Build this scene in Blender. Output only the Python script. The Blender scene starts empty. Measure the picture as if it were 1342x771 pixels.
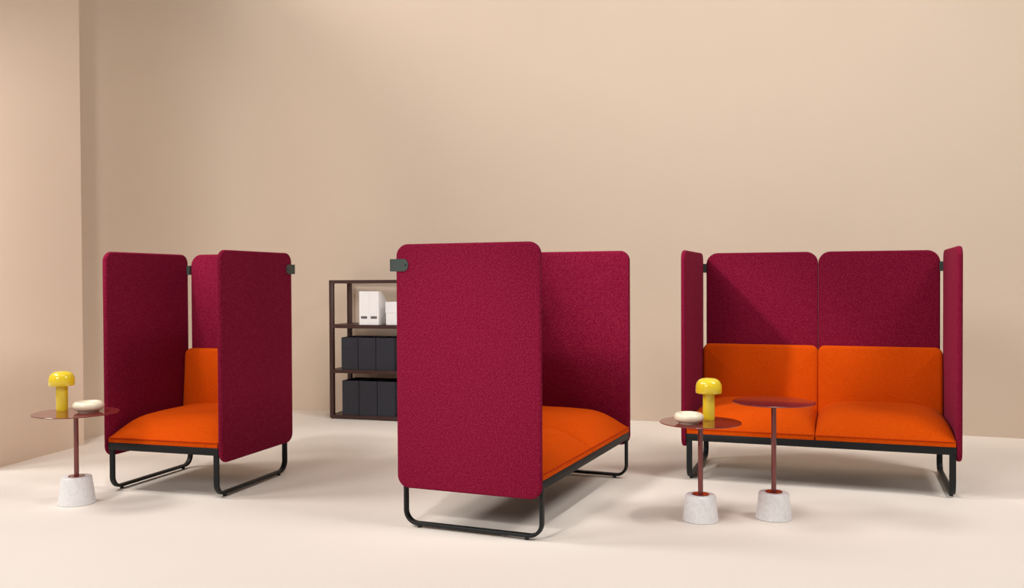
import bpy, bmesh, math, random
from mathutils import Vector, Matrix, Euler
PI = math.pi
S = bpy.context.scene
COL = S.collection
random.seed(4)

# ------------------------------------------------------------------ render look
S.view_settings.view_transform = 'Standard'
S.view_settings.look = 'None'
S.view_settings.gamma = 1.0
S.view_settings.use_curve_mapping = False
S.view_settings.exposure = 0.0

# ------------------------------------------------------------------ materials
def new_mat(name):
    m = bpy.data.materials.new(name)
    m.use_nodes = True
    nt = m.node_tree
    return m, nt, nt.nodes['Principled BSDF']

def setin(b, **kw):
    for k, v in kw.items():
        b.inputs[k.replace('_', ' ')].default_value = v

def noise(nt, scale, detail=2.0, rough=0.5):
    tc = nt.nodes.new('ShaderNodeTexCoord')
    n = nt.nodes.new('ShaderNodeTexNoise')
    n.inputs['Scale'].default_value = scale
    n.inputs['Detail'].default_value = detail
    n.inputs['Roughness'].default_value = rough
    nt.links.new(tc.outputs['Object'], n.inputs['Vector'])
    return n

def ramp(nt, src, stops):
    r = nt.nodes.new('ShaderNodeValToRGB')
    e = r.color_ramp.elements
    while len(e) < len(stops):
        e.new(0.5)
    for el, (p, c) in zip(e, stops):
        el.position = p
        el.color = (*c, 1)
    nt.links.new(src, r.inputs['Fac'])
    return r

def bump(nt, b, src, strength, dist):
    bp = nt.nodes.new('ShaderNodeBump')
    bp.inputs['Strength'].default_value = strength
    bp.inputs['Distance'].default_value = dist
    nt.links.new(src, bp.inputs['Height'])
    nt.links.new(bp.outputs['Normal'], b.inputs['Normal'])

def wool(name, dark, mid, light, sheen, sheen_tint, scale=150):
    m, nt, b = new_mat(name)
    n = noise(nt, scale, 3.0, 0.65)
    r = ramp(nt, n.outputs['Fac'], [(0.34, dark), (0.50, mid), (0.68, light)])
    nt.links.new(r.outputs['Color'], b.inputs['Base Color'])
    setin(b, Roughness=0.95, Specular_IOR_Level=0.03, Sheen_Weight=sheen, Sheen_Roughness=0.45)
    b.inputs['Sheen Tint'].default_value = (*sheen_tint, 1)
    n2 = noise(nt, 420, 2.0)
    bump(nt, b, n2.outputs['Fac'], 0.25, 0.002)
    return m

def plain(name, col, rough=0.5, metal=0.0, spec=0.5, coat=0.0, nscale=None, namp=0.0, bscale=None, bstr=0.1):
    m, nt, b = new_mat(name)
    if nscale:
        n = noise(nt, nscale, 3.0)
        lo = tuple(c * (1 - namp) for c in col)
        hi = tuple(min(1, c * (1 + namp)) for c in col)
        r = ramp(nt, n.outputs['Fac'], [(0.3, lo), (0.7, hi)])
        nt.links.new(r.outputs['Color'], b.inputs['Base Color'])
    else:
        b.inputs['Base Color'].default_value = (*col, 1)
    setin(b, Roughness=rough, Metallic=metal, Specular_IOR_Level=spec, Coat_Weight=coat)
    if bscale:
        n2 = noise(nt, bscale, 2.0)
        bump(nt, b, n2.outputs['Fac'], bstr, 0.001)
    return m

M = {}
M['burgundy'] = wool('burgundy_wool', (0.130, 0.0022, 0.0200), (0.168, 0.0060, 0.0258), (0.225, 0.017, 0.042), 0.09, (1.0, 0.22, 0.36))
M['orange'] = wool('orange_wool', (0.46, 0.044, 0.0010), (0.545, 0.061, 0.0018), (0.64, 0.095, 0.005), 0.03, (1.0, 0.5, 0.2), 260)
M['piping'] = plain('orange_piping', (0.45, 0.035, 0.0015), 0.9, spec=0.1, nscale=300, namp=0.15)
M['black_steel'] = plain('black_powder_coat', (0.0095, 0.0105, 0.011), 0.5, spec=0.25, bscale=700, bstr=0.08)
M['bracket'] = plain('dark_grey_green_coat', (0.040, 0.052, 0.047), 0.5, spec=0.35, bscale=700, bstr=0.08)
M['hole'] = plain('hole_black', (0.002, 0.002, 0.002), 0.8, spec=0.1)
M['glide'] = plain('glide_plastic', (0.01, 0.01, 0.01), 0.6)
M['lacquer'] = plain('red_brown_lacquer', (0.185, 0.026, 0.022), 0.07, spec=0.6, coat=0.2)
M['yellow'] = plain('yellow_gloss', (0.90, 0.655, 0.030), 0.16, spec=0.5, coat=0.4, nscale=8, namp=0.02)
M['cream'] = plain('cream_glaze', (0.92, 0.82, 0.62), 0.25, spec=0.5, coat=0.2, nscale=20, namp=0.03)
M['shelf'] = plain('dark_brown_steel', (0.058, 0.024, 0.021), 0.38, spec=0.4, bscale=500, bstr=0.05)
M['box_black'] = plain('charcoal_board', (0.030, 0.032, 0.045), 0.55, spec=0.35, nscale=25, namp=0.10, bscale=350, bstr=0.1)
M['box_white'] = plain('white_board', (0.96, 0.96, 0.97), 0.6, spec=0.3, nscale=30, namp=0.02)
M['slot'] = plain('label_slot_grey', (0.13, 0.115, 0.12), 0.5, nscale=90, namp=0.2)
M['floor'] = plain('poured_cream_floor', (0.86, 0.78, 0.70), 0.62, spec=0.22, nscale=1.3, namp=0.012)
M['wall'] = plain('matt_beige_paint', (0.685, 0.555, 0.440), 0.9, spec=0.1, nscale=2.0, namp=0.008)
M['wall_lightened'] = plain('matt_beige_paint_lightened', (0.83, 0.670, 0.532), 0.9, spec=0.1, nscale=2.0, namp=0.008)  # back wall beige lightened in place of light missing on the left slab

def marble():
    m, nt, b = new_mat('white_marble')
    n = noise(nt, 9.0, 8.0, 0.62)
    n.inputs['Distortion'].default_value = 1.4
    r = ramp(nt, n.outputs['Fac'], [(0.0, (0.88, 0.87, 0.87)), (0.455, (0.87, 0.86, 0.86)), (0.495, (0.79, 0.78, 0.79)),
                                    (0.535, (0.88, 0.87, 0.87)), (1.0, (0.90, 0.89, 0.89))])
    nt.links.new(r.outputs['Color'], b.inputs['Base Color'])
    setin(b, Roughness=0.35, Specular_IOR_Level=0.4)
    return m
M['marble'] = marble()

# ------------------------------------------------------------------ mesh helpers
def smooth(bm, angle=40):
    for f in bm.faces:
        f.smooth = True
    bm.normal_update()
    lim = math.radians(angle)
    for e in bm.edges:
        if len(e.link_faces) == 2 and e.calc_face_angle(0) > lim:
            e.smooth = False

def obj(name, bm, mat, parent=None, loc=None, rot=None, angle=40):
    bmesh.ops.recalc_face_normals(bm, faces=bm.faces)
    smooth(bm, angle)
    me = bpy.data.meshes.new(name)
    bm.to_mesh(me)
    bm.free()
    me.materials.append(M[mat])
    o = bpy.data.objects.new(name, me)
    COL.objects.link(o)
    if parent:
        o.parent = parent
    if loc:
        o.location = loc
    if rot:
        o.rotation_euler = rot
    return o

def thing(name, label, cat, loc, rz=0.0, group=None, scale=1.0):
    o = bpy.data.objects.new(name, None)
    o.empty_display_size = 0.1
    COL.objects.link(o)
    o.location = loc
    o.rotation_euler = (0, 0, rz)
    o.scale = (scale,) * 3
    tag(o, label, cat, group)
    return o

def tag(o, label, cat, group=None):
    o['label'] = label
    o['category'] = cat
    if group:
        o['group'] = group

def rrect(w, h, r, n=8, rb=None):
    """rounded rectangle centred on 0, counter clockwise"""
    pts = []
    rt, rb = r, (r if rb is None else rb)         # rb: radius of the two lower corners
    for cx, cy, a0, r in ((w/2-rt, h/2-rt, 0, rt), (-w/2+rt, h/2-rt, PI/2, rt), (-w/2+rb, -h/2+rb, PI, rb), (w/2-rb, -h/2+rb, 1.5*PI, rb)):
        for i in range(n + 1):
            a = a0 + PI/2*i/n
            pts.append((cx + r*math.cos(a), cy + r*math.sin(a)))
    return pts

def rslab(w, h, t, r, er, place, bm=None, n=8, m=5, belly=0.0):
    """rounded-rectangle slab, rounded edges; place maps (a, b, c) to 3-D, c is thickness -t/2..t/2.
    belly adds a soft pillow bulge towards both faces."""
    bm = bm or bmesh.new()
    prof = []
    for i in range(m + 1):
        a = PI/2*i/m
        prof.append((er*(1-math.sin(a)), -t/2 + er - er*math.cos(a)))
    prof = [(er - er*math.sin(PI/2*i/m), -t/2 + er - er*math.cos(PI/2*i/m)) for i in range(m + 1)]
    full = prof + [(ins, -c) for ins, c in reversed(prof)]
    rings = []
    extra = [0.45, 0.22, 0.10, 0.045, 0.02]
    seq = []
    if belly:
        for e in extra:
            k = 1 - (1 - min(1, e/0.22))**2
            seq.append((er + e*min(w, h), -t/2 - belly*k))
    seq += full
    if belly:
        for e in reversed(extra):
            k = 1 - (1 - min(1, e/0.22))**2
            seq.append((er + e*min(w, h), t/2 + belly*k))
    for ins, c in seq:
        rr = max(r - ins, 0.004)
        ww, hh = max(w - 2*ins, 0.012), max(h - 2*ins, 0.012)
        rr = min(rr, ww/2.05, hh/2.05)
        rings.append([bm.verts.new(place(x, y, c)) for x, y in rrect(ww, hh, rr, n)])
    for A, B in zip(rings, rings[1:]):
        k = len(A)
        for i in range(k):
            bm.faces.new((A[i], A[(i+1) % k], B[(i+1) % k], B[i]))
    bm.faces.new(rings[0][::-1])
    bm.faces.new(rings[-1])
    return bm

def lathe(prof, n=48, bm=None, cx=0.0, cy=0.0):
    bm = bm or bmesh.new()
    rings = []
    for r, z in prof:
        if r < 1e-6:
            rings.append([bm.verts.new((cx, cy, z))])
        else:
            rings.append([bm.verts.new((cx + r*math.cos(2*PI*i/n), cy + r*math.sin(2*PI*i/n), z)) for i in range(n)])
    for A, B in zip(rings, rings[1:]):
        if len(A) == 1 and len(B) == 1:
            continue
        for i in range(n):
            j = (i+1) % n
            if len(A) == 1:
                bm.faces.new((A[0], B[j], B[i]))
            elif len(B) == 1:
                bm.faces.new((A[i], A[j], B[0]))
            else:
                bm.faces.new((A[i], A[j], B[j], B[i]))
    return bm

def box(x0, x1, y0, y1, z0, z1, bev=0.0, seg=2, bm=None):
    bm = bm or bmesh.new()
    t = bmesh.new()
    bmesh.ops.create_cube(t, size=1)
    bmesh.ops.scale(t, vec=(x1-x0, y1-y0, z1-z0), verts=t.verts)
    bmesh.ops.translate(t, vec=((x0+x1)/2, (y0+y1)/2, (z0+z1)/2), verts=t.verts)
    if bev:
        bmesh.ops.bevel(t, geom=list(t.edges), offset=bev, segments=seg, affect='EDGES', profile=0.5)
    vm = {v: bm.verts.new(v.co) for v in t.verts}
    for f in t.faces:
        bm.faces.new([vm[v] for v in f.verts])
    t.free()
    return bm

def sweep(path, sec, frame, closed=False, bm=None):
    """sweep section points (a, b) along path; frame(i) gives the two 3-D axes at path point i"""
    bm = bm or bmesh.new()
    rings = []
    for i, p in enumerate(path):
        A, B = frame(i)
        rings.append([bm.verts.new(Vector(p) + A*a + B*b) for a, b in sec])
    k = len(sec)
    pairs = list(zip(rings, rings[1:]))
    if closed:
        pairs.append((rings[-1], rings[0]))
    for R, Q in pairs:
        for i in range(k):
            bm.faces.new((R[i], R[(i+1) % k], Q[(i+1) % k], Q[i]))
    if not closed:
        bm.faces.new(rings[0][::-1])
        bm.faces.new(rings[-1])
    return bm

# ------------------------------------------------------------------ sofas (local frame: x right, y to the back, z up; metres)
PF, PR = -0.047, 0.697        # front and rear edge of a side panel
Z0, Z1, TH = 0.196, 1.366, 0.0287
FZ0, FZ1, FY = 0.238, 0.2805, -0.044
MOD = 0.7241                  # width of one seat module
BP = 0.0285                   # back panel thickness
BPY = 0.692                   # front face of the back panel

def seat_bm(x0, x1):
    bm = bmesh.new()
    zb, band, H = FZ1, 0.026, 0.119
    y0, y1 = FY, 0.655
    nx, ny = 40, 36
    xc, hw = (x0+x1)/2, (x1-x0)/2
    def tx(i):                              # denser towards the edges
        s = -1 + 2*i/nx
        return math.sin(s*PI/2)
    def ty(j):
        return 0.5 - 0.5*math.cos(PI*j/ny)
    def dome(u, v):
        sx = max(0.0, 1 - abs(u)**4.0)**0.44
        f = 1 - (1 - min(1.0, v/0.36))**2.6      # rises softly from the front edge
        b = 1 - max(0.0, (v - 0.80)/0.20)**3*0.30  # rounds off a little under the backrest
        return zb + band + H*sx*f*b + 0.010*min(1, v/0.5)
    grid = []
    for j in range(ny+1):
        v = ty(j)
        row = []
        for i in range(nx+1):
            u = tx(i)
            ins = 0.010*max(0, abs(u)-0.985)/0.015*max(0, (0.03 - v)/0.03)
            row.append(bm.verts.new((xc + u*hw*(1-ins), y0 + v*(y1-y0), dome(u, v))))
        grid.append(row)
    for j in range(ny):
        for i in range(nx):
            bm.faces.new((grid[j][i], grid[j][i+1], grid[j+1][i+1], grid[j+1][i]))
    loop = grid[0][:] + [grid[j][nx] for j in range(1, ny+1)] + grid[ny][nx-1::-1] + [grid[j][0] for j in range(ny-1, 0, -1)]
    low = [bm.verts.new((v.co.x, v.co.y, zb)) for v in loop]
    k = len(loop)
    for i in range(k):
        bm.faces.new((loop[i], low[i], low[(i+1) % k], loop[(i+1) % k]))
    bm.faces.new(low)
    return bm

def piping_bm(x0, x1):
    """stitched cord along the front edge and the side edges of a seat cushion"""
    r = 0.0030
    z = FZ1 + 0.0265
    path = [(x0+0.004, 0.62, z), (x0+0.004, FY+0.012, z), (x0+0.0065, FY+0.003, z), (x0+0.014, FY+0.0003, z),
            (x1-0.014, FY+0.0003, z), (x1-0.0065, FY+0.003, z), (x1-0.004, FY+0.012, z), (x1-0.004, 0.62, z)]
    P = [Vector(p) for p in path]
    sec = [(r*math.cos(2*PI*i/8), r*math.sin(2*PI*i/8)) for i in range(8)]
    def fr(i):
        d = (P[min(i+1, len(P)-1)] - P[max(i-1, 0)]).normalized()
        return d.cross(Vector((0, 0, 1))).normalized(), Vector((0, 0, 1))
    return sweep(path, sec, fr)

def back_bm(x0, x1):
    """backrest cushion: upright pad leaning slightly back, softly bulging front"""
    bm = bmesh.new()
    xc, w = (x0+x1)/2, (x1-x0)
    zb, zt = 0.286, 0.766
    h = zt - zb
    def place(a, b, c):
        z = zb + h/2 + b
        s = (z - zb)/h
        lean = 0.600 + 0.046*s**1.8            # front face runs back towards the top
        thick = 0.690 - lean
        y = lean + (c + 0.5)*thick
        return (xc + a, y, z)
    # slab with unit thickness, rounded edges
    m, n, r, er = 6, 8, 0.042, 0.028
    rings = []
    seq = []
    for e, k in ((0.46, 1.0), (0.30, 0.92), (0.17, 0.70), (0.08, 0.40), (0.03, 0.16)):
        seq.append((er + e*h, -0.5 - 0.13*k))
    prof = [(er - er*math.sin(PI/2*i/m), -0.5 + 0.24 - 0.24*math.cos(PI/2*i/m)) for i in range(m+1)]
    seq += prof
    seq += [(0, 0.46), (0.004, 0.498), (0.012, 0.5)]
    for ins, c in seq:
        ww, hh = w - 2*ins, max(h - 2*ins, 0.02)
        rr = min(max(r - ins, 0.004), hh/2.1)
        rings.append([bm.verts.new(place(x, y, c)) for x, y in rrect(ww, hh, rr, n, min(rr, 0.008))])
    for A, B in zip(rings, rings[1:]):
        k = len(A)
        for i in range(k):
            bm.faces.new((A[i], A[(i+1) % k], B[(i+1) % k], B[i]))
    bm.faces.new(rings[0][::-1])
    bm.faces.new(rings[-1])
    return bm

def frame_bm(hw):
    """rectangular tube frame under the seat: front, rear, two sides, slatted underside"""
    bm = bmesh.new()
    d = 0.040
    b = 0.003
    box(-hw, hw, FY, FY+d, FZ0, FZ1, b, 2, bm)
    box(-hw, hw, 0.62, 0.62+d, FZ0, FZ1, b, 2, bm)
    box(-hw, -hw+d, FY+d-0.001, 0.621, FZ0, FZ1, 0, 2, bm)
    box(hw-d, hw, FY+d-0.001, 0.621, FZ0, FZ1, 0, 2, bm)
    box(-hw+d-0.001, hw-d+0.001, FY+d-0.001, 0.621, FZ0+0.02, FZ1-0.004, 0, 2, bm)
    for s in (-1, 1):                      # uprights that carry the backrest, behind the cushion
        box(s*(hw-0.10)-0.02, s*(hw-0.10)+0.02, 0.660, 0.686, FZ0+0.004, 0.62, b, 2, bm)
    return bm

LW, LT = 0.034, 0.0165            # sled bar width (along x) and thickness
def sled_bm(x):
    yF, yR, zt, zb, r = FY + 0.012, 0.672, FZ0 + 0.004, 0.012 + LT/2, 0.062
    path, nrm = [], []
    def add(y, z, ny, nz):
        path.append((x, y, z)); nrm.append(Vector((0, ny, nz)))
    add(yF, zt, -1, 0)
    for i in range(13):
        a = PI + PI/2*i/12
        add(yF + r + r*math.cos(a), zb + r + r*math.sin(a), math.cos(a), math.sin(a))
    for i in range(13):
        a = 1.5*PI + PI/2*i/12
        add(yR - r + r*math.cos(a), zb + r + r*math.sin(a), math.cos(a), math.sin(a))
    add(yR, zt, 1, 0)
    sec = rrect(LW, LT, 0.0065, 4)
    X = Vector((1, 0, 0))
    return sweep(path, sec, lambda i: (X, nrm[i]))

def bracket_bm(s, hw):
    """flat steel clip on the outer face of a side panel, folded round behind the back panel"""
    bm = bmesh.new()
    xo = s*(hw + TH)                       # outer face of the side panel
    t = 0.0040
    zc, h = 1.2655, 0.059
    y0, y1 = 0.627, BPY + BP + 0.0045
    pts = []
    r = 0.026
    for i in range(9):                     # rounded front end
        a = PI/2 + PI/2*i/8
        pts.append((y0 + r + r*math.cos(a), zc + h/2 - r + r*math.sin(a)))
    for i in range(9):
        a = PI + PI/2*i/8
        pts.append((y0 + r + r*math.cos(a), zc - h/2 + r + r*math.sin(a)))
    pts += [(y1, zc - h/2), (y1, zc + h/2)]
    A = [bm.verts.new((xo + s*0.0002, y, z)) for y, z in pts]
    B = [bm.verts.new((xo + s*(t + 0.0002), y, z)) for y, z in pts]
    k = len(pts)
    for i in range(k):
        bm.faces.new((A[i], A[(i+1) % k], B[(i+1) % k], B[i]))
    bm.faces.new(A[::-1]); bm.faces.new(B)
    xa, xb = sorted((xo + s*(t + 0.0002), s*(hw - 0.055)))
    box(xa, xb, y1 - 0.004, y1, zc - h/2, zc + h/2, 0.0008, 1, bm)     # leg behind the back panel
    xa, xb = sorted((s*(hw - 0.020), s*(hw + 0.016)))
    box(xa, xb, PR - 0.02, PR + 0.006, zc - h/2, zc + h/2, 0.001, 1, bm) # spacer seen in the gap
    return bm

def side_panel_bm(s, hw):
    xc = s*(hw + TH/2)
    yc, zc = (PF+PR)/2, (Z0+Z1)/2
    return rslab(PR-PF, Z1-Z0, TH, 0.060, 0.0125, lambda a, b, c: (xc + c, yc + a, zc + b), n=10, m=6)

def back_panel_bm(x0, x1):
    xc, zb = (x0+x1)/2, 0.300
    zc = (zb+Z1)/2
    return rslab(x1-x0, Z1-zb, BP, 0.075, 0.0120, lambda a, b, c: (xc + a, BPY + BP/2 + c, zc + b), n=10, m=6)

def make_sofa(name, label, cat, loc, rz, seats):
    root = thing(name, label, cat, loc, rz, None)
    hw = MOD*seats/2
    obj('seat_frame', frame_bm(hw), 'black_steel', root)
    for s in (-1, 1):
        leg = obj('sled_leg', sled_bm(s*(hw - 0.0185)), 'black_steel', root)
        for y in (0.042, 0.60):
            obj('glide', lathe([(0, 0), (0.010, 0), (0.011, 0.003), (0.009, 0.013), (0, 0.013)], 20, None, s*(hw - 0.0185), y), 'glide', leg)
        obj('side_panel', side_panel_bm(s, hw), 'burgundy', root)
        br = obj('bracket', bracket_bm(s, hw), 'bracket', root)
        xo = s*(hw + TH + 0.0042)
        sb = bmesh.new()
        n = 16
        c0 = [sb.verts.new((xo, 0.640 + 0.0042*math.cos(2*PI*i/n), 1.2655 + 0.0042*math.sin(2*PI*i/n))) for i in range(n)]
        c1 = [sb.verts.new((xo + s*0.0006, 0.640 + 0.0036*math.cos(2*PI*i/n), 1.2655 + 0.0036*math.sin(2*PI*i/n))) for i in range(n)]
        for i in range(n):
            sb.faces.new((c0[i], c0[(i+1) % n], c1[(i+1) % n], c1[i]))
        sb.faces.new(c1); sb.faces.new(c0[::-1])
        obj('screw', sb, 'hole', br)
    for k in range(seats):
        x0 = -hw + MOD*k
        x1 = x0 + MOD
        g = 0.0006
        sc = obj('seat_cushion', seat_bm(x0+g, x1-g), 'orange', root, angle=60)
        obj('piping', piping_bm(x0+g, x1-g), 'piping', sc)
        xa = x0 + (0.003 if k == 0 else 0.0003)
        xb = x1 - (0.003 if k == seats-1 else 0.0003)
        obj('backrest_cushion', back_bm(xa, xb), 'orange', root, angle=60)
        xa = x0 + (0.018 if k == 0 else 0.0002)
        xb = x1 - (0.014 if k == seats-1 else 0.0002)
        obj('back_panel', back_panel_bm(xa, xb), 'burgundy', root)
    return root

make_sofa('privacy_armchair', 'single-seat high-walled burgundy armchair with orange cushions, leftmost of the seats', 'armchair',
          (-1.9423, 5.0867, 0), -0.29474, 1)
make_sofa('privacy_sofa', 'high-walled burgundy two-seater seen from its side, hiding one end of the shelving', 'sofa',
          (0.3763, 4.7801, 0), 1.17146, 2)
make_sofa('privacy_sofa', 'high-walled burgundy two-seater facing the camera behind two small tables', 'sofa',
          (1.7205, 5.1521, 0), -0.34896, 2)

# ------------------------------------------------------------------ side tables
def make_table(label, loc, top_z, base_h, r_top, r_bot, r_up, group):
    root = thing('side_table', label, 'side table', loc, 0, group)
    obj('table_top', lathe([(0, -0.0045), (r_top-0.001, -0.0045), (r_top, -0.0035), (r_top, -0.001), (r_top-0.001, 0), (0, 0)], 96),
        'lacquer', root, (0, 0, top_z), angle=30)
    obj('pole', lathe([(0, base_h), (0.0125, base_h), (0.0125, top_z-0.0045), (0, top_z-0.0045)], 32), 'lacquer', root)
    obj('flange', lathe([(0, base_h), (0.041, base_h), (0.042, base_h+0.001), (0.042, base_h+0.003), (0.041, base_h+0.004), (0, base_h+0.004)], 48), 'lacquer', root, angle=30)
    e = 0.006
    prof = [(0, 0), (r_bot-0.003, 0), (r_bot, 0.003)]
    prof += [(r_up + (r_bot-r_up)*(1-k/6)*((base_h-e)/base_h), 0.003 + (base_h-e-0.003)*k/6) for k in range(1, 7)]
    for i in range(1, 6):
        a = PI/2*i/5
        prof.append((r_up - e + e*math.cos(a), base_h - e + e*math.sin(a)))
    prof.append((0, base_h))
    obj('marble_base', lathe(prof, 64), 'marble', root, angle=50)
    return root

T1 = (-2.352, 4.878); T2 = (0.927, 4.470); T3 = (1.298, 4.501)
make_table('round red-brown side table on white marble foot, beside the single armchair', (*T1, 0), 0.491, 0.146, 0.2175, 0.096, 0.0765, None)
make_table('lower red-brown side table of the right pair, holding lamp and bowl', (*T2, 0), 0.488, 0.128, 0.199, 0.0885, 0.0735, None)
make_table('taller red-brown side table of the right pair, with nothing on it', (*T3, 0), 0.582, 0.131, 0.2005, 0.0885, 0.0735, None)

# ------------------------------------------------------------------ mushroom lamps
def make_lamp(label, loc, scale):
    root = thing('table_lamp', label, 'lamp', loc, 0, None, scale)
    rs, hs = 0.0288, 0.205
    obj('stem', lathe([(0, 0), (rs-0.001, 0), (rs-0.001, 0.004), (rs, 0.005), (rs, 0.135), (rs-0.003, 0.138), (0, 0.138)], 48), 'yellow', root, angle=30)
    R, zb = 0.0630, 0.131
    prof = [(0.0, 0.150), (R-0.006, 0.150), (R-0.004, zb+0.001), (R-0.002, zb), (R, zb+0.002), (R, zb+0.026)]
    n = 16
    for i in range(1, n+1):
        a = PI/2*i/n
        prof.append((R*math.cos(a)**0.62 if i < n else 0.0, zb + 0.026 + (hs-zb-0.026)*math.sin(a)**0.95))
    obj('lamp_shade', lathe(prof, 64), 'yellow', root, angle=50)
    return root
make_lamp('yellow mushroom lamp on the table beside the single armchair', (-2.461, 4.950, 0.491), 1.05)
make_lamp('yellow mushroom lamp on the low table before the front-facing sofa', (0.983, 4.538, 0.488), 1.02)

# ------------------------------------------------------------------ cream bowls
def make_bowl(label, loc, scale):
    root = thing('bowl', label, 'bowl', loc, 0, None, scale)
    obj('foot_ring', lathe([(0.030, 0.0), (0.047, 0.0), (0.0482, 0.002), (0.047, 0.010), (0.030, 0.010), (0.030, 0.0)], 64), 'cream', root)
    prof = [(0, 0.008), (0.040, 0.008)]
    cz, rc = 0.0295, 0.051
    a_, b_ = 0.0215, 0.0215
    for i in range(25):
        a = -PI/2 + (PI*1.32)*i/24
        prof.append((rc + a_*math.cos(a), cz + b_*math.sin(a)))
    prof += [(0.026, 0.018), (0.012, 0.0145), (0, 0.014)]
    obj('bowl_body', lathe(prof, 64), 'cream', root, angle=60)
    return root
make_bowl('round cream bowl on the table beside the single armchair', (-2.296, 4.905, 0.491), 1.10)
make_bowl('round cream bowl on the low table before the front-facing sofa', (0.862, 4.432, 0.488), 1.0)

# ------------------------------------------------------------------ shelving unit and what stands on it (local frame: x along the front, y to the wall)
SH = (-1.585, 7.858, 0.0)
SA = -0.2933
SW, SD, STOP = 1.10, 0.37, 1.201
shelf = thing('shelving_unit', 'dark brown metal shelving unit with black and white boxes, against the back wall', 'shelf', SH, SA)
PW = 0.036
for x in (0, SW-PW):
    for y in (0, SD-PW):
        p = obj('post', box(x, x+PW, y, y+PW, 0.008, STOP-0.001, 0.002, 2), 'shelf', shelf)
        obj('foot', lathe([(0, 0), (0.013, 0), (0.013, 0.008), (0, 0.008)], 20, None, x+PW/2, y+PW/2), 'glide', p)
def board(z1, t):
    bm = bmesh.new()
    box(PW*0.6, SW-PW*0.6, 0.001, 0.022, z1-t, z1, 0.0015, 1, bm)
    box(PW*0.6, SW-PW*0.6, SD-0.022, SD-0.001, z1-t, z1, 0.0015, 1, bm)
    box(0.002, 0.024, PW*0.6, SD-PW*0.6, z1-t, z1, 0.0015, 1, bm)
    box(SW-0.024, SW-0.002, PW*0.6, SD-PW*0.6, z1-t, z1, 0.0015, 1, bm)
    box(0.020, SW-0.020, 0.018, SD-0.018, z1-0.014, z1-0.002, 0, 1, bm)
    return bm
BZ = (0.036, 0.428, 0.8165)
for z in BZ:
    obj('shelf_board', board(z, 0.031), 'shelf', shelf)
def top_frame():
    bm = bmesh.new()
    t = 0.029
    box(0, SW, 0, PW, STOP-t, STOP, 0.0015, 1, bm)
    box(0, SW, SD-PW, SD, STOP-t, STOP, 0.0015, 1, bm)
    box(0, PW, PW*0.9, SD-PW*0.9, STOP-t, STOP, 0.0015, 1, bm)
    box(SW-PW, SW, PW*0.9, SD-PW*0.9, STOP-t, STOP, 0.0015, 1, bm)
    return bm
obj('top_rail', top_frame(), 'shelf', shelf)

def on_shelf(x, y, z):
    c, s = math.cos(SA), math.sin(SA)
    return (SH[0] + c*x - s*y, SH[1] + s*x + c*y, z)

def open_box(w, d, h, t=0.004):
    bm = bmesh.new()
    def ring(x0, x1, y0, y1, z):
        return [bm.verts.new(p) for p in ((x0, y0, z), (x1, y0, z), (x1, y1, z), (x0, y1, z))]
    o0, o1 = ring(0, w, 0, d, 0), ring(0, w, 0, d, h)
    i1, i0 = ring(t, w-t, t, d-t, h), ring(t, w-t, t, d-t, t)
    for A, B in ((o0, o1), (o1, i1), (i1, i0)):
        for i in range(4):
            bm.faces.new((A[i], A[(i+1) % 4], B[(i+1) % 4], B[i]))
    bm.faces.new(o0[::-1]); bm.faces.new(i0)
    bmesh.ops.bevel(bm, geom=[e for e in bm.edges if abs(e.verts[0].co.z - e.verts[1].co.z) > 0.05], offset=0.0018, segments=2, affect='EDGES')
    return bm
rows = ((BZ[1], 0.107, (0.160, 0.168, 0.172), 0.278, 'middle shelf', ('at the left end of the middle shelf', 'in the centre of the three on the middle shelf', 'third from the left on the middle shelf, beside the burgundy panel')),
        (BZ[0], 0.112, (0.160, 0.172, 0.168), 0.297, 'bottom shelf', ('at the left end of the bottom shelf', 'in the centre of the three on the bottom shelf', 'third from the left on the bottom shelf, beside the burgundy panel')))
for z, x, ws, h, nm, lbs in rows:
    for w, lb in zip(ws, lbs):
        b = obj('storage_box', open_box(w-0.004, 0.27, h), 'box_black', None, on_shelf(x+0.002, 0.012, z), (0, 0, SA), angle=30)
        tag(b, 'black open-topped storage box ' + lb, 'storage box', 'black boxes on the ' + nm)
        x += w

def magazine_file(w, d, h):
    bm = bmesh.new()
    t = 0.003
    def prof(y0, y1, z0):
        return [(y0, z0), (y1, z0), (y1, h*0.42), (0.060, h), (y0, h)]
    def wall(x0, x1):
        A = [bm.verts.new((x0, y, z)) for y, z in prof(0, d, 0)]
        B = [bm.verts.new((x1, y, z)) for y, z in prof(0, d, 0)]
        for i in range(5):
            bm.faces.new((A[i], A[(i+1) % 5], B[(i+1) % 5], B[i]))
        bm.faces.new(A[::-1]); bm.faces.new(B)
    wall(0, t); wall(w-t, w)
    box(t, w-t, 0, t, 0, h, 0, 1, bm)
    box(t, w-t, d-t, d, 0, h*0.42, 0, 1, bm)
    box(t, w-t, t, d-t, 0, t, 0, 1, bm)
    return bm
for x, w, lb in ((0.282, 0.0905, 'white magazine file on the top shelf, at the left'), (0.3735, 0.0905, 'white magazine file on the top shelf, between its twin and the white lidded box')):
    r = thing('magazine_file', lb, 'magazine file', on_shelf(x, 0.012, BZ[2]), SA, 'white magazine files')
    obj('file_body', magazine_file(w, 0.25, 0.287), 'box_white', r, angle=20)
    obj('label_holder', box(0.0165, 0.0735, -0.0022, 0.001, 0.053, 0.074, 0.0008, 1), 'slot', r)
r = thing('lidded_box', 'white lidded box on the top shelf, half hidden by the burgundy panel', 'box', on_shelf(0.527, 0.012, BZ[2]), SA)
obj('box_body', box(0.003, 0.317, 0.003, 0.267, 0, 0.180, 0.002, 1), 'box_white', r, angle=20)
obj('lid', box(0.0, 0.320, 0.0, 0.270, 0.102, 0.196, 0.002, 1), 'box_white', r, angle=20)

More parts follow.
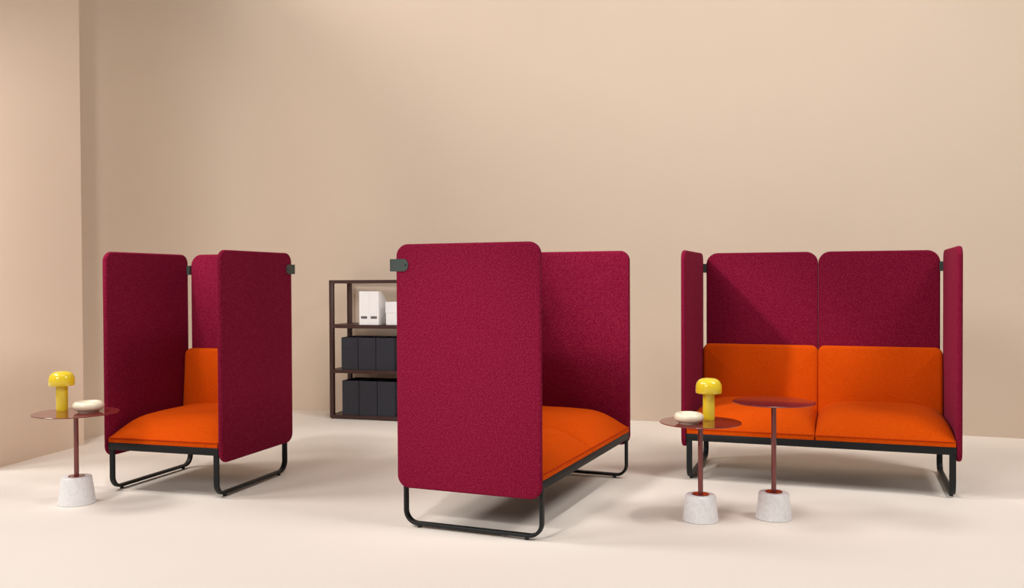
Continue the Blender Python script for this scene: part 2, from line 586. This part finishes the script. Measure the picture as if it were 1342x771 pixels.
# ------------------------------------------------------------------ room shell
def structure(o):
    o['kind'] = 'structure'
    return o
bm = bmesh.new()
vs = [bm.verts.new(p) for p in ((-7, -4, 0), (9, -4, 0), (9, 11, 0), (-7, 11, 0))]
lo = [bm.verts.new((v.co.x, v.co.y, -0.1)) for v in vs]
bm.faces.new(vs); bm.faces.new(lo[::-1])
for i in range(4):
    bm.faces.new((vs[i], lo[i], lo[(i+1) % 4], vs[(i+1) % 4]))
structure(obj('floor', bm, 'floor'))

WH = 4.6
# back wall: cove on the left running into a long, gently curving wall
pts = [(-3.42, 5.9), (-3.34, 6.3), (-3.262, 6.7), (-3.17, 7.15)]
c = Vector((-2.07, 7.46))
def bez(p0, p1, p2, n):
    return [(p0[0]*(1-t)**2 + 2*p1[0]*t*(1-t) + p2[0]*t*t, p0[1]*(1-t)**2 + 2*p1[1]*t*(1-t) + p2[1]*t*t) for t in [i/n for i in range(1, n+1)]]
pts += bez((-3.17, 7.15), (-2.93, 8.62), (-2.02, 8.405), 24)
pts += [(-1.674, 8.325), (-1.2, 8.215), (-0.6, 8.075), (0.0, 7.93), (0.6, 7.78)]
pts += [(1.116, 7.647), (1.9, 7.405), (2.7, 7.122), (3.411, 6.858), (3.785, 6.707), (4.4, 6.45), (5.6, 5.93)]
bm = bmesh.new()
T = 0.12
nr = []
for i, p in enumerate(pts):
    a, b = Vector(pts[max(i-1, 0)]), Vector(pts[min(i+1, len(pts)-1)])
    d = (b - a).normalized()
    nr.append(Vector((-d.y, d.x)))
f0 = [bm.verts.new((x, y, 0)) for x, y in pts]
f1 = [bm.verts.new((x, y, WH)) for x, y in pts]
b0 = [bm.verts.new((p[0] + q.x*T, p[1] + q.y*T, 0)) for p, q in zip(pts, nr)]
b1 = [bm.verts.new((p[0] + q.x*T, p[1] + q.y*T, WH)) for p, q in zip(pts, nr)]
for i in range(len(pts)-1):
    bm.faces.new((f0[i], f0[i+1], f1[i+1], f1[i]))
    bm.faces.new((b0[i], b1[i], b1[i+1], b0[i+1]))
    bm.faces.new((f1[i], f1[i+1], b1[i+1], b1[i]))
    bm.faces.new((f0[i], b0[i], b0[i+1], f0[i+1]))
bm.faces.new((f0[0], f1[0], b1[0], b0[0])); bm.faces.new((f0[-1], b0[-1], b1[-1], f1[-1]))
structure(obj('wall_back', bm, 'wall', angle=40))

# left wall: a thick slab whose near end stands outside the picture
LWY0 = 5.72
bm = bmesh.new()
pA, pB = Vector((-3.305, 5.832)), Vector((-3.141, 6.640))
d = (pB - pA).normalized(); q = Vector((-d.y, d.x))
p0 = pB - d*((pB.y - LWY0)/d.y)
base = [p0, pB, pB + q*0.14, p0 + q*0.14]
lo = [bm.verts.new((p.x, p.y, 0)) for p in base]
hi = [bm.verts.new((p.x, p.y, 4.4)) for p in base]
for i in range(4):
    bm.faces.new((lo[i], lo[(i+1) % 4], hi[(i+1) % 4], hi[i]))
bm.faces.new(lo[::-1]); bm.faces.new(hi)
bmesh.ops.bevel(bm, geom=[e for e in bm.edges if abs(e.verts[0].co.z - e.verts[1].co.z) > 1], offset=0.004, segments=2, affect='EDGES')
structure(obj('wall_left', bm, 'wall_lightened', angle=30))

# ------------------------------------------------------------------ light
w = bpy.data.worlds.new('studio')
S.world = w
w.use_nodes = True
bg = w.node_tree.nodes['Background']
bg.inputs['Color'].default_value = (1.0, 0.965, 0.93, 1)
bg.inputs['Strength'].default_value = 0.145

def area(name, loc, aim, size, power, col=(1, 1, 1), shape='DISK', sy=None, spread=None):
    L = bpy.data.lights.new(name, 'AREA')
    L.shape = shape
    L.size = size
    if sy:
        L.size_y = sy
    L.energy = power
    L.color = col
    if spread:
        L.spread = math.radians(spread)
    o = bpy.data.objects.new(name, L)
    COL.objects.link(o)
    o.location = loc
    o.rotation_euler = (Vector(aim) - Vector(loc)).to_track_quat('-Z', 'Y').to_euler()
    return o
def spot(name, loc, aim, angle, blend, power, radius, col=(1, 1, 1)):
    L = bpy.data.lights.new(name, 'SPOT')
    L.energy = power
    L.color = col
    L.spot_size = math.radians(angle)
    L.spot_blend = blend
    L.shadow_soft_size = radius
    o = bpy.data.objects.new(name, L)
    COL.objects.link(o)
    o.location = loc
    o.rotation_euler = (Vector(aim) - Vector(loc)).to_track_quat('-Z', 'Y').to_euler()
    return o
WARM = (1.0, 0.97, 0.94)
area('key_softbox', (-7.0, 4.9, 7.2), (0.2, 4.9, 0.4), 2.4, 345, WARM)
area('left_softbox', (-6.5, 1.3, 9.6), (0.2, 4.9, 0.4), 2.6, 300, WARM)
area('front_softbox', (-4.6, -2.6, 5.0), (0.8, 7.0, 1.6), 2.5, 270, WARM)
area('right_added_fill', (4.6, 2.4, 6.0), (0.6, 5.2, 0.3), 2.0, 80, WARM, spread=110)  # added fill from the right, lifts floor shadows and the middle sofa's seat
area('back_wall_added_fill', (1.6, 3.4, 8.6), (1.4, 7.9, 0.8), 4.0, 34, WARM, 'RECTANGLE', 0.8, spread=70)  # added overhead fill to even out the back wall
spot('left_wall_added_fill', (-2.70, 3.4, 2.1), (-3.25, 6.2, 1.55), 72, 0.8, 200, 0.15, WARM)  # unseen lamp added to brighten the left slab
spot('sofa_side_added_fill', (-1.7, 0.9, 2.9), (-0.24, 4.20, 0.78), 24, 1.0, 520, 0.2, WARM)  # added to brighten the middle sofa's near panel only
spot('sofa_far_added_fill', (-2.6, 3.3, 4.2), (0.95, 5.6, 1.10), 17, 1.0, 1000, 0.15, WARM)  # added boost for the top of the middle sofa's far panel
spot('right_sofa_added_fill', (-2.2, 4.6, 4.4), (2.47, 4.98, 1.00), 15, 1.0, 900, 0.15, WARM)  # added boost for the inner right panel of the front-facing sofa
spot('armchair_added_fill', (-3.1, 3.9, 3.6), (-1.75, 5.75, 1.20), 26, 1.0, 300, 0.15, WARM)  # added to lift the top of the armchair's back panel
spot('armchair_seat_added_fill', (-1.5, 3.3, 5.2), (-1.98, 5.25, 0.42), 15, 1.0, 420, 0.2, WARM)  # extra unseen lamp added for the armchair seat
spot('sofa_seat_added_fill', (2.0, 3.8, 5.0), (0.27, 4.82, 0.43), 17, 1.0, 420, 0.2, WARM)  # added to lift the shaded seat of the middle sofa

# ------------------------------------------------------------------ camera
F, HY, PIT, ROLL, PY = 1189.5625, 368.2145, 0.0152, -0.0047, 386.3047
cam = bpy.data.cameras.new('camera')
co = bpy.data.objects.new('camera', cam)
COL.objects.link(co)
cam.sensor_width = 36
cam.lens = 36*F/1342
cam.shift_y = (PY - 385.5)/1342
cam.clip_start = 0.05
co.matrix_world = Matrix.Translation((0, 0, 1.188)) @ Matrix.Rotation(PI/2 - PIT, 4, 'X') @ Matrix.Rotation(ROLL, 4, 'Z')
S.camera = co
